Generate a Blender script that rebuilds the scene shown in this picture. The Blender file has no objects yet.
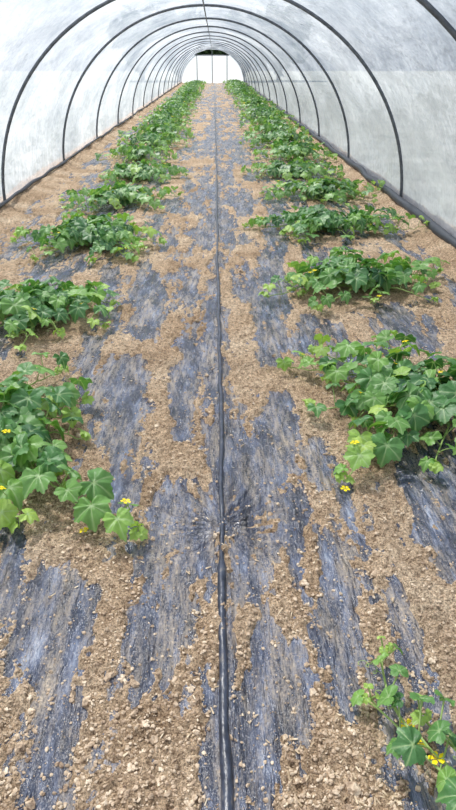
import bpy, math, random
import numpy as np
rng=np.random.default_rng(7); random.seed(7)
scene=bpy.context.scene
try:
    scene.view_settings.view_transform='Standard'
except Exception: pass

# ------------------------------------------------------------ noise helpers
def _h(ix,iy,seed):
    n=(ix.astype(np.int64)*374761393+iy.astype(np.int64)*668265263+seed*1442695041)&0xffffffff
    n=((n^(n>>13))*1274126177)&0xffffffff
    n=(n^(n>>16))&0xffffff
    return n/float(0xffffff)
def vn(x,y,seed=0):
    x=np.asarray(x,float); y=np.asarray(y,float)
    ix=np.floor(x); iy=np.floor(y); fx=x-ix; fy=y-iy
    fx=fx*fx*(3-2*fx); fy=fy*fy*(3-2*fy)
    a=_h(ix,iy,seed); b=_h(ix+1,iy,seed); c=_h(ix,iy+1,seed); d=_h(ix+1,iy+1,seed)
    return ((a*(1-fx)+b*fx)*(1-fy)+(c*(1-fx)+d*fx)*fy)*2-1
def fbm(x,y,o=4,seed=0):
    s=0;a=.5
    for i in range(o):
        s=s+a*vn(x*2**i+i*17.3,y*2**i+i*9.1,seed+i); a*=.5
    return s
def sstep(a,b,x):
    t=np.clip((x-a)/(b-a),0,1); return t*t*(3-2*t)

# ------------------------------------------------------------ mesh helper
def mkmesh(name,V,groups,attrs=None,smooth=True,mats=()):
    me=bpy.data.meshes.new(name)
    V=np.asarray(V,np.float32)
    me.vertices.add(len(V)); me.vertices.foreach_set("co",V.ravel())
    nl=sum(g[0].size for g in groups); nf=sum(len(g[0]) for g in groups)
    me.loops.add(nl); me.polygons.add(nf)
    li=np.concatenate([g[0].ravel() for g in groups]).astype(np.int32)
    me.loops.foreach_set("vertex_index",li)
    tot=np.concatenate([np.full(len(g[0]),g[0].shape[1]) for g in groups]).astype(np.int32)
    st=np.concatenate([[0],np.cumsum(tot)[:-1]]).astype(np.int32)
    me.polygons.foreach_set("loop_start",st)
    mi=np.concatenate([np.full(len(g[0]),g[1]) for g in groups]).astype(np.int32)
    for m in mats: me.materials.append(m)
    me.update(calc_edges=True)
    me.polygons.foreach_set("material_index",mi)
    me.polygons.foreach_set("use_smooth",np.full(nf,smooth))
    if attrs:
        for k,v in attrs.items():
            a=me.attributes.new(k,'FLOAT','POINT'); a.data.foreach_set("value",np.asarray(v,np.float32))
    me.validate(); me.update()
    return me
def add(name,me,parent=None):
    o=bpy.data.objects.new(name,me); bpy.context.collection.objects.link(o)
    if parent: o.parent=parent
    return o
def grid_faces(nr,nc):
    i=np.arange(nr-1)[:,None]*nc+np.arange(nc-1)[None,:]
    i=i.ravel()
    return np.stack([i,i+1,i+nc+1,i+nc],1)
def tube(pts,r,seg=8):
    P=np.asarray(pts,float); n=len(P)
    r=np.broadcast_to(np.asarray(r,float),(n,))
    T=np.gradient(P,axis=0); T/=np.linalg.norm(T,axis=1)[:,None]+1e-9
    up=np.array([0,0,1.]) if abs(T[0,2])<.9 else np.array([1.,0,0])
    V=[]
    for i in range(n):
        a=np.cross(T[i],up); 
        if np.linalg.norm(a)<1e-4: a=np.cross(T[i],[0.,1.,0.01])
        a/=np.linalg.norm(a); b=np.cross(a,T[i]); up=b
        th=np.arange(seg)*2*math.pi/seg
        V.append(P[i]+r[i]*(np.cos(th)[:,None]*a+np.sin(th)[:,None]*b))
    V=np.concatenate(V)
    F=[]
    for i in range(n-1):
        k=np.arange(seg); k2=(k+1)%seg
        F.append(np.stack([i*seg+k,i*seg+k2,(i+1)*seg+k2,(i+1)*seg+k],1))
    return V,np.concatenate(F)

# ------------------------------------------------------------ materials
def newmat(n):
    m=bpy.data.materials.new(n); m.use_nodes=True; t=m.node_tree; t.nodes.clear()
    return m,t,t.nodes,t.links
def N(t,typ,**kw):
    n=t.nodes.new(typ)
    for k,v in kw.items():
        if k in n.inputs: n.inputs[k].default_value=v
        else: setattr(n,k,v)
    return n
def noise(t,scale,detail=4,vec=None,rough=.55):
    n=t.nodes.new('ShaderNodeTexNoise'); n.inputs['Scale'].default_value=scale
    n.inputs['Detail'].default_value=detail; n.inputs['Roughness'].default_value=rough
    if vec is not None: t.links.new(vec,n.inputs['Vector'])
    return n.outputs['Fac']
def ramp(t,fac,stops):
    r=t.nodes.new('ShaderNodeValToRGB'); t.links.new(fac,r.inputs['Fac'])
    e=r.color_ramp.elements
    while len(e)<len(stops): e.new(.5)
    for k,(p,c) in enumerate(stops):
        e[k].position=p; e[k].color=(*c,1) if len(c)==3 else c
    return r.outputs['Color']
def mixc(t,fac,a,b,mode='MIX'):
    m=t.nodes.new('ShaderNodeMix'); m.data_type='RGBA'; m.blend_type=mode
    for sock,v in ((m.inputs[0],fac),(m.inputs[6],a),(m.inputs[7],b)):
        if isinstance(v,bpy.types.NodeSocket): t.links.new(v,sock)
        elif isinstance(v,(int,float)): sock.default_value=v
        else: sock.default_value=(*v,1)
    return m.outputs[2]
def math_(t,op,a,b):
    m=t.nodes.new('ShaderNodeMath'); m.operation=op
    for s,v in ((m.inputs[0],a),(m.inputs[1],b)):
        if isinstance(v,bpy.types.NodeSocket): t.links.new(v,s)
        else: s.default_value=v
    return m.outputs[0]
def coords(t,scale=(1,1,1)):
    tc=t.nodes.new('ShaderNodeTexCoord'); mp=t.nodes.new('ShaderNodeMapping')
    mp.inputs['Scale'].default_value=scale
    t.links.new(tc.outputs['Object'],mp.inputs['Vector']); return mp.outputs['Vector']
def bump(t,h,strength,dist,nrm=None):
    b=t.nodes.new('ShaderNodeBump'); b.inputs['Strength'].default_value=strength; b.inputs['Distance'].default_value=dist
    t.links.new(h,b.inputs['Height'])
    if nrm is not None: t.links.new(nrm,b.inputs['Normal'])
    return b.outputs['Normal']
def principled(t,col,rough,normal=None,spec=.5,**kw):
    p=t.nodes.new('ShaderNodeBsdfPrincipled'); o=t.nodes.new('ShaderNodeOutputMaterial')
    if isinstance(col,bpy.types.NodeSocket): t.links.new(col,p.inputs['Base Color'])
    else: p.inputs['Base Color'].default_value=(*col,1)
    if isinstance(rough,bpy.types.NodeSocket): t.links.new(rough,p.inputs['Roughness'])
    else: p.inputs['Roughness'].default_value=rough
    p.inputs['Specular IOR Level'].default_value=spec
    if normal is not None: t.links.new(normal,p.inputs['Normal'])
    for k,v in kw.items(): p.inputs[k].default_value=v
    t.links.new(p.outputs[0],o.inputs[0]); return p,o

# soil
m_soil,t,_,_=newmat("dry_soil")
v=coords(t)
c1=ramp(t,noise(t,2.2,6,v,.6),[(.3,(.46,.325,.21)),(.5,(.69,.525,.365)),(.72,(.88,.73,.55))])
c2=ramp(t,noise(t,45,6,v,.78),[(.35,(.26,.21,.175)),(.47,(.84,.80,.77)),(.62,(1.3,1.28,1.25))])
c=mixc(t,.9,c1,c2,'MULTIPLY')
c3=ramp(t,noise(t,150,3,v,.7),[(.40,(.30,.26,.23)),(.5,(1,1,1)),(.63,(1.4,1.38,1.35))])
c=mixc(t,.75,c,c3,'MULTIPLY')
nb=bump(t,noise(t,50,6,v,.75),1.0,.022); nb=bump(t,noise(t,170,4,v,.7),.9,.007,nb)
principled(t,c,.95,nb,.15)
# mulch film
m_film,t,_,_=newmat("black_plastic_mulch")
v=coords(t); vs=coords(t,(1,.25,1)); vs2=coords(t,(1,.16,1))
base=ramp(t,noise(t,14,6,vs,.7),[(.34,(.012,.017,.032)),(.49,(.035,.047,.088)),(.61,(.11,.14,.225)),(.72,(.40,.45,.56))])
dust=ramp(t,noise(t,8,8,vs,.75),[(.45,(.04,.04,.04)),(.62,(.9,.9,.9))])
fine=ramp(t,noise(t,55,6,vs2,.75),[(.42,(0,0,0)),(.58,(1,1,1))])
gran=ramp(t,noise(t,110,4,v,.75),[(.50,(0,0,0)),(.57,(1,1,1))])
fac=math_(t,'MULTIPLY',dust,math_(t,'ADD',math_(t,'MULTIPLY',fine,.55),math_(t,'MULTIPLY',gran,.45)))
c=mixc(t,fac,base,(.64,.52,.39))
rr=mixc(t,fac,(.20,.20,.20),(.9,.9,.9))
nb=bump(t,noise(t,26,5,vs,.65),1.0,.035); nb=bump(t,noise(t,100,3,v,.6),.5,.004,nb)
principled(t,c,rr,nb,1.0)
# hose
m_hose,t,_,_=newmat("irrigation_hose_plastic")
v=coords(t,(1,.5,1))
c=ramp(t,noise(t,30,5,v,.7),[(.38,(.016,.021,.036)),(.58,(.045,.058,.095)),(.78,(.28,.24,.19))])
principled(t,c,.32,bump(t,noise(t,60,4,v),.6,.006),.6)
# stones / clods, straw
m_clod,t,_,_=newmat("soil_clod")
v=coords(t)
c=ramp(t,noise(t,22,4,v,.75),[(.34,(.24,.165,.115)),(.5,(.59,.45,.32)),(.64,(.86,.72,.55))])
principled(t,c,.95,bump(t,noise(t,200,3,v),.6,.003),.15)
m_straw,t,_,_=newmat("straw_chips")
c=ramp(t,noise(t,23,2,coords(t),.7),[(.35,(.40,.29,.18)),(.55,(.78,.63,.44)),(.7,(.94,.83,.65))])
principled(t,c,.8,None,.25)
# greenhouse film
m_poly,t,_,_=newmat("greenhouse_film")
big=ramp(t,noise(t,.9,7,coords(t,(1,.5,.8)),.70),[(.36,(.33,.39,.48)),(.5,(.52,.58,.67)),(.64,(.72,.78,.86))])
nb=bump(t,noise(t,1.6,4,coords(t,(1,.7,1)),.5),.9,.3); nb=bump(t,noise(t,5,5,coords(t,(1,1.6,.3)),.6),.7,.12,nb)
tr=t.nodes.new('ShaderNodeBsdfTranslucent'); t.links.new(big,tr.inputs['Color']); t.links.new(nb,tr.inputs['Normal'])
df=t.nodes.new('ShaderNodeBsdfDiffuse'); t.links.new(big,df.inputs['Color']); t.links.new(nb,df.inputs['Normal'])
m1=t.nodes.new('ShaderNodeMixShader'); m1.inputs[0].default_value=.48
t.links.new(tr.outputs[0],m1.inputs[1]); t.links.new(df.outputs[0],m1.inputs[2])
tp=t.nodes.new('ShaderNodeBsdfTransparent'); tp.inputs['Color'].default_value=(.97,.98,1,1)
m2=t.nodes.new('ShaderNodeMixShader'); m2.inputs[0].default_value=.29
t.links.new(m1.outputs[0],m2.inputs[1]); t.links.new(tp.outputs[0],m2.inputs[2])
gl=t.nodes.new('ShaderNodeBsdfGlossy'); gl.inputs['Roughness'].default_value=.22; t.links.new(nb,gl.inputs['Normal'])
m3=t.nodes.new('ShaderNodeMixShader'); m3.inputs[0].default_value=.12
t.links.new(m2.outputs[0],m3.inputs[1]); t.links.new(gl.outputs[0],m3.inputs[2])
o=t.nodes.new('ShaderNodeOutputMaterial'); t.links.new(m3.outputs[0],o.inputs[0])
# white end sheet
m_end,t,_,_=newmat("white_end_sheet")
tr=N(t,'ShaderNodeBsdfTranslucent',Color=(.80,.85,.90,1)); df=N(t,'ShaderNodeBsdfDiffuse',Color=(.80,.85,.90,1))
m1=t.nodes.new('ShaderNodeMixShader'); m1.inputs[0].default_value=.55
t.links.new(tr.outputs[0],m1.inputs[1]); t.links.new(df.outputs[0],m1.inputs[2])
o=t.nodes.new('ShaderNodeOutputMaterial'); t.links.new(m1.outputs[0],o.inputs[0])
# steel
m_steel,t,_,_=newmat("galvanised_pipe")
principled(t,ramp(t,noise(t,20,3,coords(t)),[(.3,(.08,.09,.105)),(.7,(.16,.175,.20))]),.5,None,.5,Metallic=.2)
m_rail,t,_,_=newmat("dark_skirt_film")
principled(t,(.04,.048,.062),.5,bump(t,noise(t,20,4,coords(t,(1,.3,1))),.6,.02),.5)
# leaf
def leafmat(name,cols,veinc):
    m,t,_,_=newmat(name)
    at=N(t,'ShaderNodeAttribute',attribute_name="tone"); av=N(t,'ShaderNodeAttribute',attribute_name="vein")
    c=ramp(t,at.outputs['Fac'],cols)
    c=mixc(t,.35,c,ramp(t,noise(t,35,4,coords(t)),[(.35,(.55,.6,.5)),(.6,(1.2,1.2,1.1))]),'MULTIPLY')
    c=mixc(t,av.outputs['Fac'],c,veinc)
    p=t.nodes.new('ShaderNodeBsdfPrincipled'); t.links.new(c,p.inputs['Base Color']); p.inputs['Roughness'].default_value=.40
    p.inputs['Specular IOR Level'].default_value=.55
    nb=bump(t,noise(t,90,3,coords(t)),.5,.005); t.links.new(nb,p.inputs['Normal'])
    tr=t.nodes.new('ShaderNodeBsdfTranslucent')
    tc=mixc(t,1.0,c,(1.35,1.5,.6),'MULTIPLY'); t.links.new(tc,tr.inputs['Color'])
    ms=t.nodes.new('ShaderNodeMixShader'); ms.inputs[0].default_value=.26
    t.links.new(p.outputs[0],ms.inputs[1]); t.links.new(tr.outputs[0],ms.inputs[2])
    o=t.nodes.new('ShaderNodeOutputMaterial'); t.links.new(ms.outputs[0],o.inputs[0])
    return m
m_leaf=leafmat("melon_leaf",[(0,(.035,.12,.05)),(.4,(.10,.26,.08)),(.75,(.23,.44,.10)),(1,(.44,.62,.14))],(.44,.60,.30))
m_stem,t,_,_=newmat("melon_stem"); principled(t,(.34,.48,.15),.5,None,.4)
m_flower,t,_,_=newmat("melon_flower"); principled(t,(1.0,.78,.01),.5,None,.3)
m_tree,t,_,_=newmat("tree_foliage"); principled(t,ramp(t,noise(t,3,4,coords(t)),[(.3,(.02,.045,.015)),(.7,(.07,.13,.04))]),.7)
m_bark,t,_,_=newmat("tree_bark"); principled(t,(.12,.09,.06),.9)
m_grass,t,_,_=newmat("field_grass"); principled(t,ramp(t,noise(t,1.5,6,coords(t)),[(.3,(.24,.25,.22)),(.7,(.38,.38,.34))]),.95,None,.1)

# ------------------------------------------------------------ ground
CX=-.16; HW=2.5; HT=2.36; Y0=-5.0; Y1=54.0
# plastic areas: near-end x,y  far-end x,y  half width
B=[(-.13,1.80,.17,1.95,.26),(0.02,1.55,0.04,2.20,.20),(-.17,2.45,-.22,3.65,.085),(.22,2.10,.28,2.85,.11),(-.13,1.0,-.16,1.70,.065),
(.35,1.10,.52,2.08,.115),(-.41,2.02,-.57,3.28,.14),(-.44,.74,-.61,1.50,.12),(-.72,1.42,-.84,1.81,.065),
(.11,.72,.15,1.30,.09),(-.25,1.06,-.28,1.40,.06),(.42,.70,.49,1.08,.12),(.78,1.80,.88,2.20,.10),
(1.14,3.45,1.32,4.2,.20),(-.71,2.8,-.86,3.7,.12),(-.48,3.7,-.62,5.3,.14),(-.75,3.8,-.95,5.3,.13),(.34,3.4,.58,6.3,.13),
(-.20,3.7,-.29,5.8,.09),(-2.1,6.4,-2.3,7.9,.35),(.86,1.6,1.15,2.4,.09),(.57,1.2,.60,1.5,.05),(.44,2.05,.47,2.45,.06),
(0,2.1,0,3.3,.10),(-.03,3.2,-.03,6.5,.10),(.56,3.4,.62,4.0,.08),(-.19,1.72,-.21,2.15,.07),(-.39,1.03,-.40,1.12,.045),
(.2,4.4,.22,5.5,.09),(-.46,1.1,-.48,1.5,.05),(-1.4,4.8,-1.5,5.6,.25),(.9,5.2,1.0,6.0,.18),(-.62,2.9,-.66,3.4,.05),(.72,3.2,.80,3.9,.10),
(-.03,.3,0,1.5,.035),(-1.5,3.2,-1.5,3.7,.2),(.85,1.1,.9,1.35,.05),(1.8,3.6,2.0,4.6,.15)]
def score(x,y):
    """>0 soil, <0 plastic showing"""
    wx=x+.06*fbm(x*7,y*3,3,11)+.026*fbm(x*28,y*14,3,12); wy=y+.12*fbm(x*6,y*3,3,13)
    P=np.full(np.shape(x),-3.0)
    for (ax,ay,bx,by,w) in B:
        dx=bx-ax; dy=by-ay; L2=dx*dx+dy*dy
        tt=np.clip(((wx-ax)*dx+(wy-ay)*dy)/L2,0,1)
        ww=w*(.6+.4*np.sin(np.pi*np.clip(tt*.9+.05,0,1)))
        d=np.hypot(wx-(ax+tt*dx),(wy-(ay+tt*dy))*.8)
        P=np.maximum(P,1.0-d/ww)
    st=fbm(x*5.5+.5*fbm(x*2,y*.8,2,5),y*1.3,5,21)
    st2=fbm(x*15,y*3.6,4,31)
    st3=fbm(x*36,y*8,3,35)
    rough=fbm(x*45,y*28,3,41)
    near=-np.clip(P,-1.0,.68)*.95+.85*st+.95*st2+.6*st3+.65*rough+.015
    far=.03+1.4*st+1.1*st2+.6*st3+.5*rough-.4*np.exp(-(x/.16)**2)
    k=sstep(4.5,6.5,y)
    return near*(1-k)+far*k
def film_z(x,y):
    z=.012*fbm(x*2.5,y*1.5,2,51)
    z=z+.010*fbm(x*22+2*fbm(x*3,y*2,2,3),y*3.2,4,61)
    z=z+.004*vn(x*60,y*12,62)
    c=np.exp(-((x-.02)/.25)**2-((y-1.88)/.30)**2)
    ang=np.arctan2(y-1.80,np.abs(x)+.02)
    z=z+c*.010*np.sin(ang*24+3*fbm(x*8,y*8,2,63))
    z=z+.014*np.exp(-(x/.035)**2)
    return z
def soil_z(x,y):
    s=score(x,y)
    base=.012*fbm(x*2.5,y*1.5,2,51)+.010*np.exp(-(x/.045)**2)
    r=.013*fbm(x*9,y*9,3,71)+.013*np.abs(fbm(x*26,y*26,3,72))+.007*vn(x*75,y*75,73)
    bank=.10*sstep(2.1,2.6,np.abs(x-CX))
    return base+np.clip(s*.022,-.024,.011)+r*np.clip(.6+s,.35,1)-.002+bank
xs=np.linspace(CX-2.6,CX+2.6,660)
ys=[Y0]
while ys[-1]<Y1+.3:
    y=ys[-1]
    ys.append(y+(.12 if y<.3 else max(.008,.0052*(y-1.0))))
ys=np.array(ys)
X,Y=np.meshgrid(xs,ys)
def ground_obj(name,fn,mat,parent=None):
    Z=fn(X,Y); V=np.stack([X,Y,Z],-1).reshape(-1,3)
    return add(name,mkmesh(name,V,[(grid_faces(len(ys),len(xs)),0)],mats=(mat,)),parent)
floor=ground_obj("floor",soil_z,m_soil)
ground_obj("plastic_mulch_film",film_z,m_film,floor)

# irrigation hose along the centre line
py=np.concatenate([np.arange(-4.5,6,.04),np.arange(6,53.8,.3)])
px=.012*vn(py*1.1,py*0+3,81)*np.clip(py,.2,1)+.004*vn(py*6,py*0,82)
rad=.0150+.002*vn(py*9,py*0,83)
rad=np.where((py>1.62)&(py<2.3),.010,rad); rad=np.where(py>2.3,.012,rad)
pz=film_z(px,py)+.004
Vt,Ft=tube(np.stack([px,py,pz],1),rad,10)
add("irrigation_hose",mkmesh("irrigation_hose",Vt,[(Ft,0)],mats=(m_hose,)))

# ------------------------------------------------------------ clods and straw
import bmesh
def ico(sub):
    bm=bmesh.new(); bmesh.ops.create_icosphere(bm,subdivisions=sub,radius=1)
    V=np.array([v.co[:] for v in bm.verts]); F=np.array([[v.index for v in f.verts] for f in bm.faces]); bm.free(); return V,F
def rand_ground(n,ymax,xr=2.3):
    u=rng.random(n); y=.45*(ymax/.45)**u
    x=CX+(rng.random(n)*2-1)*np.minimum(xr,.55+.45*y)
    return x,y
def scatter(name,n,sub,smin,smax,ymax,mat,pf):
    x,y=rand_ground(n,ymax); s=score(x,y); keep=(s>-.1)|(rng.random(n)<pf); x=x[keep]; y=y[keep]; n=len(x)
    z=np.maximum(soil_z(x,y),film_z(x,y))
    TV,TF=ico(sub); k=len(TV)
    sz=smin+(smax-smin)*rng.random(n)**3.3
    sc=sz[:,None]*(.6+.6*rng.random((n,3))); sc[:,2]*=.75
    V=TV[None]*(1+.22*rng.standard_normal((n,k,1)))*sc[:,None,:]
    a=rng.random(n)*6.28; ca,sa=np.cos(a)[:,None],np.sin(a)[:,None]
    Vx=V[...,0]*ca-V[...,1]*sa+x[:,None]; Vy=V[...,0]*sa+V[...,1]*ca+y[:,None]; Vz=V[...,2]+(z+sz*.2)[:,None]
    F=(TF[None]+np.arange(n)[:,None,None]*k).reshape(-1,3)
    add(name,mkmesh(name,np.stack([Vx,Vy,Vz],-1).reshape(-1,3),[(F,0)],smooth=False,mats=(mat,)),floor)
scatter("soil_crumbs",62000,1,.0017,.0078,6.5,m_clod,.14)
scatter("soil_clods",1300,2,.005,.015,7,m_clod,.08)
n=6500
x,y=rand_ground(n,7); s=score(x,y); k=(s>-.1)|(rng.random(n)<.15); x=x[k];y=y[k];n=len(x)
patch=vn(x*3,y*3,91); k=rng.random(n)<(.2+.75*(patch>.1)); x=x[k];y=y[k];n=len(x)
z=np.maximum(soil_z(x,y),film_z(x,y))+.003
a=rng.random(n)*6.28; L=.003+.009*rng.random(n)**2; W=.0012+.0022*rng.random(n); tl=(rng.random(n)-.5)*.8
dx,dy,dz=np.cos(a)*L,np.sin(a)*L,tl*L; ox,oy=-np.sin(a)*W,np.cos(a)*W
P0=np.stack([x,y,z],1); D=np.stack([dx,dy,dz],1); O=np.stack([ox,oy,0*ox],1); H=np.array([0,0,.0012])
V=np.stack([P0-D-O,P0-D+O,P0+D+O*.7,P0+D-O*.7,P0-D+H,P0+D+H],1).reshape(-1,3)
b=np.arange(n)[:,None]*6
F4=np.concatenate([b+[0,3,5,4],b+[1,4,5,2]]); F3=np.concatenate([b+[0,4,1],b+[2,5,3]])
add("straw_litter",mkmesh("straw_litter",V,[(F4,0),(F3,0)],smooth=False,mats=(m_straw,)),floor)

# ------------------------------------------------------------ melon plants
def leaf_template(na,nr):
    th=np.linspace(-math.pi,math.pi,na,endpoint=False)
    key=np.radians([-180,-150,-112,-84,-54,-27,0,27,54,84,112,150,180]); val=[.10,.66,.86,.70,.95,.76,1.08,.76,.95,.70,.86,.66,.10]
    r=np.interp(th,key,val)
    if na>=40: r=r*(1+.05*np.sin(th*23))
    vk=np.radians([0,54,-54,112,-112])
    dv=np.min(np.abs(th[:,None]-vk[None]),axis=1)
    V=[(0,0,0)]; vein=[1.0]; rr=[(i/nr)**.85 for i in range(1,nr+1)]
    for q in rr:
        for i in range(na):
            R=r[i]*q
            a=th[i]; X_=R*math.cos(a); Y_=R*math.sin(a)
            zz=.10*q-.34*R*R*(1+.2*math.cos(2*a))-.07*q*math.cos(dv[i]*6)+.04*q*math.sin(a*7+1)
            V.append((X_,Y_,zz))
            vein.append((1.0 if dv[i]<.02 else 0.)*(1-.55*q))
    V=np.array(V)
    F3=np.array([[0,1+i,1+(i+1)%na] for i in range(na)])
    F4=[]
    for k in range(nr-1):
        o=1+k*na
        for i in range(na):
            j=(i+1)%na; F4.append([o+i,o+na+i,o+na+j,o+j])
    return V,F3,np.array(F4).reshape(-1,4),np.array(vein)
LT_hi=leaf_template(60,5); LT_lo=leaf_template(20,2)
def flower_template():
    V=[(0,0,-.15)];F3=[];F4=[]
    for p in range(5):
        a=p*2*math.pi/5; b=len(V)
        for (r,w,z) in [(.25,.3,.1),(.65,.5,.28),(1.0,.25,.22)]:
            for s in (-1,1): V.append((r*math.cos(a+s*w),r*math.sin(a+s*w),z))
        F3.append([0,b,b+1]); F4+= [[b,b+2,b+3,b+1],[b+2,b+4,b+5,b+3]]
    return np.array(V),np.array(F3),np.array(F4)
FT=flower_template()

def make_plant(name,crown,vines,seed,hi=True,size=.062,dens=.075,flowers=(),height=.13,local=False,pflow=.10):
    R=random.Random(seed); nr=np.random.default_rng(seed)
    LV,LF3,LF4,LVn=(LT_hi if hi else LT_lo)
    Vs=[];g0_3=[];g0_4=[];g1=[];g2_3=[];g2_4=[];tone=[];vein=[];off=0
    def put(V,tn,ve):
        nonlocal off
        Vs.append(V); tone.append(np.full(len(V),tn)); vein.append(ve if ve is not None else np.zeros(len(V))); o=off; off+=len(V); return o
    def gz(x,y):
        if local: return 0.0
        return float(max(soil_z(np.array([x]),np.array([y]))[0],film_z(np.array([x]),np.array([y]))[0]))
    def leaf(base,dirang,h,reach,sz,tn):
        top=np.array([base[0]+math.cos(dirang)*reach,base[1]+math.sin(dirang)*reach,base[2]+h])
        mid=np.array([base[0]+math.cos(dirang)*reach*.35,base[1]+math.sin(dirang)*reach*.35,base[2]+h*.62])
        tt=np.linspace(0,1,6 if hi else 3)[:,None]
        P=(1-tt)**2*np.array(base)+2*tt*(1-tt)*mid+tt**2*top
        V,F=tube(P,.0026 if hi else .0035,5 if hi else 3); o=put(V,.5,None); g1.append(F+o)
        tilt=R.uniform(.05,.8); yawj=dirang+R.gauss(0,.6)
        nrm=np.array([math.cos(yawj)*math.sin(tilt),math.sin(yawj)*math.sin(tilt),math.cos(tilt)])+nr.normal(0,.16,3); nrm/=np.linalg.norm(nrm)
        tip=np.array([math.cos(yawj),math.sin(yawj),0]); tip=tip-nrm*tip.dot(nrm); tip/=np.linalg.norm(tip)
        sd=np.cross(nrm,tip)
        w=LV*sz*np.array([1,R.uniform(.95,1.2),R.uniform(.5,1.9)])
        w[:,2]+=nr.normal(0,.012*sz,len(w))
        w[:,2]+=np.abs(w[:,1])*R.uniform(-.1,.4)
        V=top+w[:,0:1]*tip+w[:,1:2]*sd+w[:,2:3]*nrm
        V[:,2]=np.maximum(V[:,2],(.004 if local else gz(top[0],top[1])+.004))
        o=put(V,min(max(tn,0),1),LVn); g0_3.append(LF3+o); g0_4.append(LF4+o)
    def flower(pos,sz):
        V=FT[0]*sz; a=R.random()*6.28; tl=R.uniform(-.5,.5)
        ca,sa=math.cos(a),math.sin(a)
        V=np.stack([V[:,0]*ca-V[:,1]*sa,V[:,0]*sa+V[:,1]*ca,V[:,2]],1)
        V[:,2]+=V[:,0]*tl-V[:,1]*abs(tl)
        V=V+np.array(pos); o=put(V,.5,None); g2_3.append(FT[1]+o); g2_4.append(FT[2]+o)
        Vt,Ft=tube([(pos[0]+.01,pos[1]+.015,max(pos[2]-.05,gz(pos[0],pos[1]))),(pos[0],pos[1],pos[2]-.004)],.002,5); o=put(Vt,.5,None); g1.append(Ft+o)
    for vi,vine in enumerate(vines):
        pts=[crown]+list(vine); P=np.array(pts,float)
        seg=np.hypot(*np.diff(P,axis=0).T); L=np.concatenate([[0],np.cumsum(seg)])
        n=max(int(L[-1]/.03),4); d=np.linspace(0,L[-1],n)
        xx=np.interp(d,L,P[:,0]); yy=np.interp(d,L,P[:,1])
        for _ in range(3):
            xx[1:-1]=(xx[:-2]+xx[1:-1]*2+xx[2:])/4; yy[1:-1]=(yy[:-2]+yy[1:-1]*2+yy[2:])/4
        wob=vn(d*6,d*0+vi+seed,5)*.02; xx=xx+wob; yy=yy-wob*.7
        zz=np.array([gz(a,b) for a,b in zip(xx,yy)])+.012+.04*np.sin(np.linspace(0,math.pi,n))+.02*np.linspace(0,1,n)
        V,F=tube(np.stack([xx,yy,zz],1),np.linspace(.0055,.003,n),6 if hi else 4); o=put(V,.5,None); g1.append(F+o)
        s=.02; side=1
        while s<L[-1]:
            q=s/L[-1]
            i=min(int(q*(n-1)),n-2); vd=math.atan2(yy[i+1]-yy[i],xx[i+1]-xx[i])
            side=-side
            ang=vd+side*R.uniform(.5,1.4)
            sz=size*(1.1-.45*q**2.5)*R.uniform(.7,1.2)
            h=height*(1.1-.5*q)*R.uniform(.4,1.3)
            leaf((xx[i],yy[i],zz[i]),ang,h,R.uniform(.04,.12)*(1.1-.5*q),sz,R.gauss(.36+.38*q**2,.2))
            if R.random()<pflow: flower((xx[i]+R.uniform(-.04,.04),yy[i]+R.uniform(-.04,.02),zz[i]+.03+height*.8*R.random()),.02 if hi else .028)
            if hi and R.random()<.28:
                tq=np.linspace(0,1,26); a0=ang+R.uniform(-.5,.5)
                rr_=.012*(1-tq*.4); tx=xx[i]+math.cos(a0)*tq*.07+rr_*np.cos(tq*18)-rr_[0]; ty=yy[i]+math.sin(a0)*tq*.07+rr_*np.sin(tq*18); tz=zz[i]+.03*np.sin(tq*2.5)+.004
                V,F=tube(np.stack([tx,ty,tz],1),.0011,4); o=put(V,.6,None); g1.append(F+o)
            s+=dens*R.uniform(.7,1.3)
        for k in range(3):
            leaf((xx[-1],yy[-1],zz[-1]),R.random()*6.28,.035*R.uniform(.5,1.4),.02,size*.38,.95)
    for (fx,fy,fz) in flowers: flower((fx,fy,gz(fx,fy)+fz),.021)
    V=np.concatenate(Vs)
    groups=[(np.concatenate(g0_3),0),(np.concatenate(g0_4),0),(np.concatenate(g1),1)]
    if g2_3: groups+=[(np.concatenate(g2_3),2),(np.concatenate(g2_4),2)]
    return mkmesh(name,V,groups,{"tone":np.concatenate(tone),"vein":np.concatenate(vein)},mats=(m_leaf,m_stem,m_flower))
def radial(crown,rx,ry,n,seed,dx=0,dy=0):
    R=random.Random(seed); out=[]
    for k in range(n):
        a=k*2*math.pi/n+R.uniform(-.3,.3); q=R.uniform(.65,1.15)
        ex=crown[0]+dx+rx*q*math.cos(a); ey=crown[1]+dy+ry*q*math.sin(a)
        a2=a+R.uniform(-.4,.4)
        out.append([(crown[0]+dx*.5+rx*.5*math.cos(a2),crown[1]+dy*.5+ry*.5*math.sin(a2)),(ex,ey)])
    return out
PN="melon_plant"
# near plants
add(PN,make_plant(PN,(.70,.50),[[(.58,.76),(.47,1.00),(.49,1.19)],[(.62,.82),(.53,1.0)],[(.95,.85),(1.05,1.1)],[(.9,.3)],[(.58,.75),(.42,1.03)]],1,size=.045,dens=.055,height=.07,flowers=[(.50,.91,.04),(.49,.97,.03),(.53,.86,.06)],pflow=0))
add(PN,make_plant(PN,(1.15,2.68),[[(.80,2.95),(.40,3.15)],[(.85,2.62),(.44,2.66)],[(.86,2.35),(.52,2.06)],[(1.35,3.1)],[(1.25,2.3),(1.1,2.1)],[(1.7,2.6)],[(.95,2.5),(.72,2.18)],[(.95,2.95),(.58,3.35)],[(.9,2.75),(.64,2.5)],[(1.1,2.45),(.92,2.12)],[(.95,2.6),(.60,2.28)],[(1.1,3.0),(1.02,3.45)],[(.85,2.85),(.58,2.95)]],2,size=.080,height=.13,dens=.07,flowers=[(.52,2.01,.03),(.95,2.9,.16),(1.02,3.1,.14)]))
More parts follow.
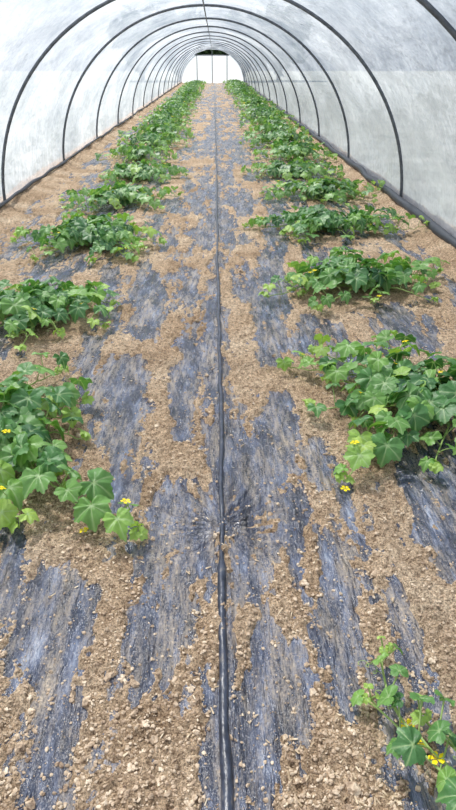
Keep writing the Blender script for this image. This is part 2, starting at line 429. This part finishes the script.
add(PN,make_plant(PN,(-1.08,2.42),[[(-.9,2.66),(-.70,2.78)],[(-.85,2.4),(-.64,2.40)],[(-.85,2.15),(-.58,1.88),(-.30,1.73)],[(-1.15,2.2),(-.95,1.80)],[(-1.55,2.6)],[(-.95,2.3),(-.70,2.13)],[(-1.1,2.8),(-.9,3.1)],[(-1.05,2.1),(-.80,1.80)],[(-.95,2.55),(-.72,2.58)],[(-.9,2.2),(-.64,2.0)]],3,size=.084,height=.15,dens=.07,flowers=[(-.53,1.76,.03)]))
specs=[(-1.28,4.05,.62,.66,14),(-1.22,6.05,.78,.72,15),(-1.2,7.95,.72,.68,14),(-1.22,9.8,.70,.72,13),
       (1.12,4.62,.76,.60,14),(1.18,6.5,.94,.62,15),(1.42,8.25,.86,.62,14),(1.25,10.0,.78,.7,13)]
for k,(x,y,rx,ry,nv) in enumerate(specs):
    add(PN,make_plant(PN,(x,y),radial((x,y),rx,ry,nv,50+k),20+k,hi=(y<7),size=.086,dens=.08,height=.13))
# farther plants, a few varieties re-used along the rows
var=[make_plant(PN,(0,0),radial((0,0),.76,.74,11,90+k),40+k,hi=False,size=.09,dens=.09,height=.16,local=True,pflow=.05) for k in range(4)]
R=random.Random(4)
for sidex in (-1.36,1.42):
    y=11.7
    while y<52.6:
        o=add(PN,var[R.randrange(4)]); o.location=(sidex+R.uniform(-.10,.10)+(.0 if y<20 else .05*(1 if sidex>0 else -1)),y,.012)
        o.rotation_euler=(0,0,R.choice([0,math.pi])+R.uniform(-.4,.4)); sc=R.uniform(.88,1.1); o.scale=(sc,sc,sc*1.1)
        y+=1.85*R.uniform(.93,1.07)

# ------------------------------------------------------------ tunnel
hoopY=[7.8+3.4*k for k in range(-3,14) if 7.8+3.4*k<Y1-1]
na=90
TY=np.arange(Y0,Y1+.01,.1); A=np.linspace(0,math.pi,na)
AA,YY=np.meshgrid(A,TY)
ph=((YY-7.8)/3.4)%1.0
pp=np.abs(np.sin(ph*math.pi))
# film pulled in between the hoops, with tension wrinkles running between them
sag=1-.014*pp**.7*(.5+.5*np.sin(AA))+.008*fbm(AA*3,YY*.8,3,7)*pp+.005*pp*np.sin(AA*14+YY*1.7+3*fbm(AA*2,YY*.5,2,8))
sag=np.minimum(sag,1.0)
VV=np.stack([CX+HW*np.cos(AA)*sag,YY,np.maximum(HT*np.sin(AA)*sag,-.02)],-1).reshape(-1,3)
tun=bpy.data.objects.new("polytunnel",None); bpy.context.collection.objects.link(tun)
add("wall_roof_film",mkmesh("tunnel_film",VV,[(grid_faces(len(TY),na),0)],mats=(m_poly,)),tun)
for k,hy in enumerate(hoopY+[Y1]):
    a=np.linspace(-.02,math.pi+.02,60)
    Vt,Ft=tube(np.stack([CX+(HW-.02)*np.cos(a),a*0+hy,(HT-.02)*np.sin(a)],1),.019,8)
    add("hoop_%d"%(k+1),mkmesh("hoop",Vt,[(Ft,0)],mats=(m_steel,)),tun)
def straight(name,a,b,r,mat,parent,n=40):
    P=np.linspace(np.array(a,float),np.array(b,float),n); Vt,Ft=tube(P,r,8)
    return add(name,mkmesh(name,Vt,[(Ft,0)],mats=(mat,)),parent)
straight("ridge_pipe",(CX,Y0,HT-.05),(CX,Y1,HT-.05),.011,m_steel,tun)
for sx,nm in ((-1,"left"),(1,"right")):
    yy=np.arange(Y0,Y1,.15)
    xx=CX+sx*(HW-.08)+.02*vn(yy*1.3,yy*0+sx,15); zz=.10+.015*vn(yy*2,yy*0,16)
    Vt,Ft=tube(np.stack([xx,yy,zz],1),(.045 if sx>0 else .022)+.008*vn(yy*2.3,yy*0,18),10)
    add("skirt_roll_"+nm,mkmesh("skirt_roll_"+nm,Vt,[(Ft,0)],mats=(m_rail,)),tun)
# far end wall: sheet, open above
zt=1.92
zl=np.linspace(0,zt,12); rows=[]
for z_ in zl:
    w=HW*math.sqrt(1-(z_/HT)**2)-.02
    rows.append([(CX+w*u,Y1-.03+.02*math.sin(u*9),z_) for u in np.linspace(-1,1,24)])
add("end_sheet",mkmesh("end_sheet",np.array(rows).reshape(-1,3),[(grid_faces(12,24),0)],mats=(m_end,)),tun)
for k,xp in enumerate((-1.35,-.16,1.0)):
    straight("end_post_%d"%(k+1),(xp,Y1-.1,0),(xp,Y1-.1,HT*math.sqrt(1-((xp-CX)/HW)**2)),.03,m_steel,tun,6)
straight("end_crossbar",(CX-1.3,Y1-.1,zt),(CX+1.3,Y1-.1,zt),.03,m_steel,tun,6)

# ------------------------------------------------------------ outside
gx=np.linspace(-60,60,40); gy=np.linspace(-30,120,50); GX,GY=np.meshgrid(gx,gy)
add("ground_outside_field",mkmesh("field",np.stack([GX,GY,GX*0-.08],-1).reshape(-1,3),[(grid_faces(50,40),0)],mats=(m_grass,)))
def tree(x,y,h,w,seed):
    r=np.random.default_rng(seed)
    Vt,Ft=tube([(x,y,-.1),(x+.1,y,h*.3),(x-.05,y,h*.7)],[.2,.15,.06],8)
    n=1600; d=r.standard_normal((n,3)); d/=np.linalg.norm(d,axis=1)[:,None]; d*=r.random((n,1))**.3
    c=d*np.array([w,w,h*.42])*(1+.25*np.sin(d[:,0:1]*7+d[:,2:3]*5))+np.array([x,y,h*.6])
    a=r.standard_normal((n,3))*.22; b=r.standard_normal((n,3))*.22
    V=np.stack([c-a,c-b,c+a,c+b],1).reshape(-1,3); F=np.arange(n*4).reshape(-1,4)+len(Vt)
    add("tree",mkmesh("tree",np.concatenate([Vt,V]),[(Ft,0),(F,1)],mats=(m_bark,m_tree)))
for k,(x,y,h,w) in enumerate([(-3.2,62,5.2,2.2),(-.3,63,4.6,2.0),(2.6,62.5,5.0,2.2),(6,64,5.5,2.3),(-6.6,63,5.4,2.3)]): tree(x,y,h,w,k)

# ------------------------------------------------------------ light
w=bpy.data.worlds.new("sky"); scene.world=w; w.use_nodes=True; t=w.node_tree; t.nodes.clear()
sk=t.nodes.new('ShaderNodeTexSky'); sk.sky_type='NISHITA'; sk.sun_disc=False; sk.sun_elevation=math.radians(55); sk.sun_rotation=math.radians(-40); sk.dust_density=3
mx=t.nodes.new('ShaderNodeMix'); mx.data_type='RGBA'; mx.inputs[0].default_value=.5
sc_=t.nodes.new('ShaderNodeVectorMath'); sc_.operation='SCALE'; sc_.inputs['Scale'].default_value=.16
t.links.new(sk.outputs[0],sc_.inputs[0]); t.links.new(sc_.outputs[0],mx.inputs[6]); mx.inputs[7].default_value=(.95,1.0,1.08,1)
bg=t.nodes.new('ShaderNodeBackground'); bg.inputs['Strength'].default_value=.95
t.links.new(mx.outputs[2],bg.inputs['Color']); o=t.nodes.new('ShaderNodeOutputWorld'); t.links.new(bg.outputs[0],o.inputs[0])
sl=bpy.data.lights.new("sun",'SUN'); sl.energy=11.0; sl.angle=math.radians(3); sl.color=(1,.965,.90)
so=bpy.data.objects.new("sun",sl); bpy.context.collection.objects.link(so)
so.rotation_euler=(math.radians(-26),math.radians(-20),0)
so.location=(0,0,10)

# ------------------------------------------------------------ camera
cam=bpy.data.cameras.new("camera"); co=bpy.data.objects.new("camera",cam); bpy.context.collection.objects.link(co)
cam.sensor_fit='VERTICAL'; cam.sensor_height=36; cam.lens=600/810*36; cam.clip_end=500; cam.clip_start=.02
co.location=(-.016,0,1.6); co.rotation_euler=(math.radians(90-29.9),0,math.radians(-1.16))
scene.camera=co
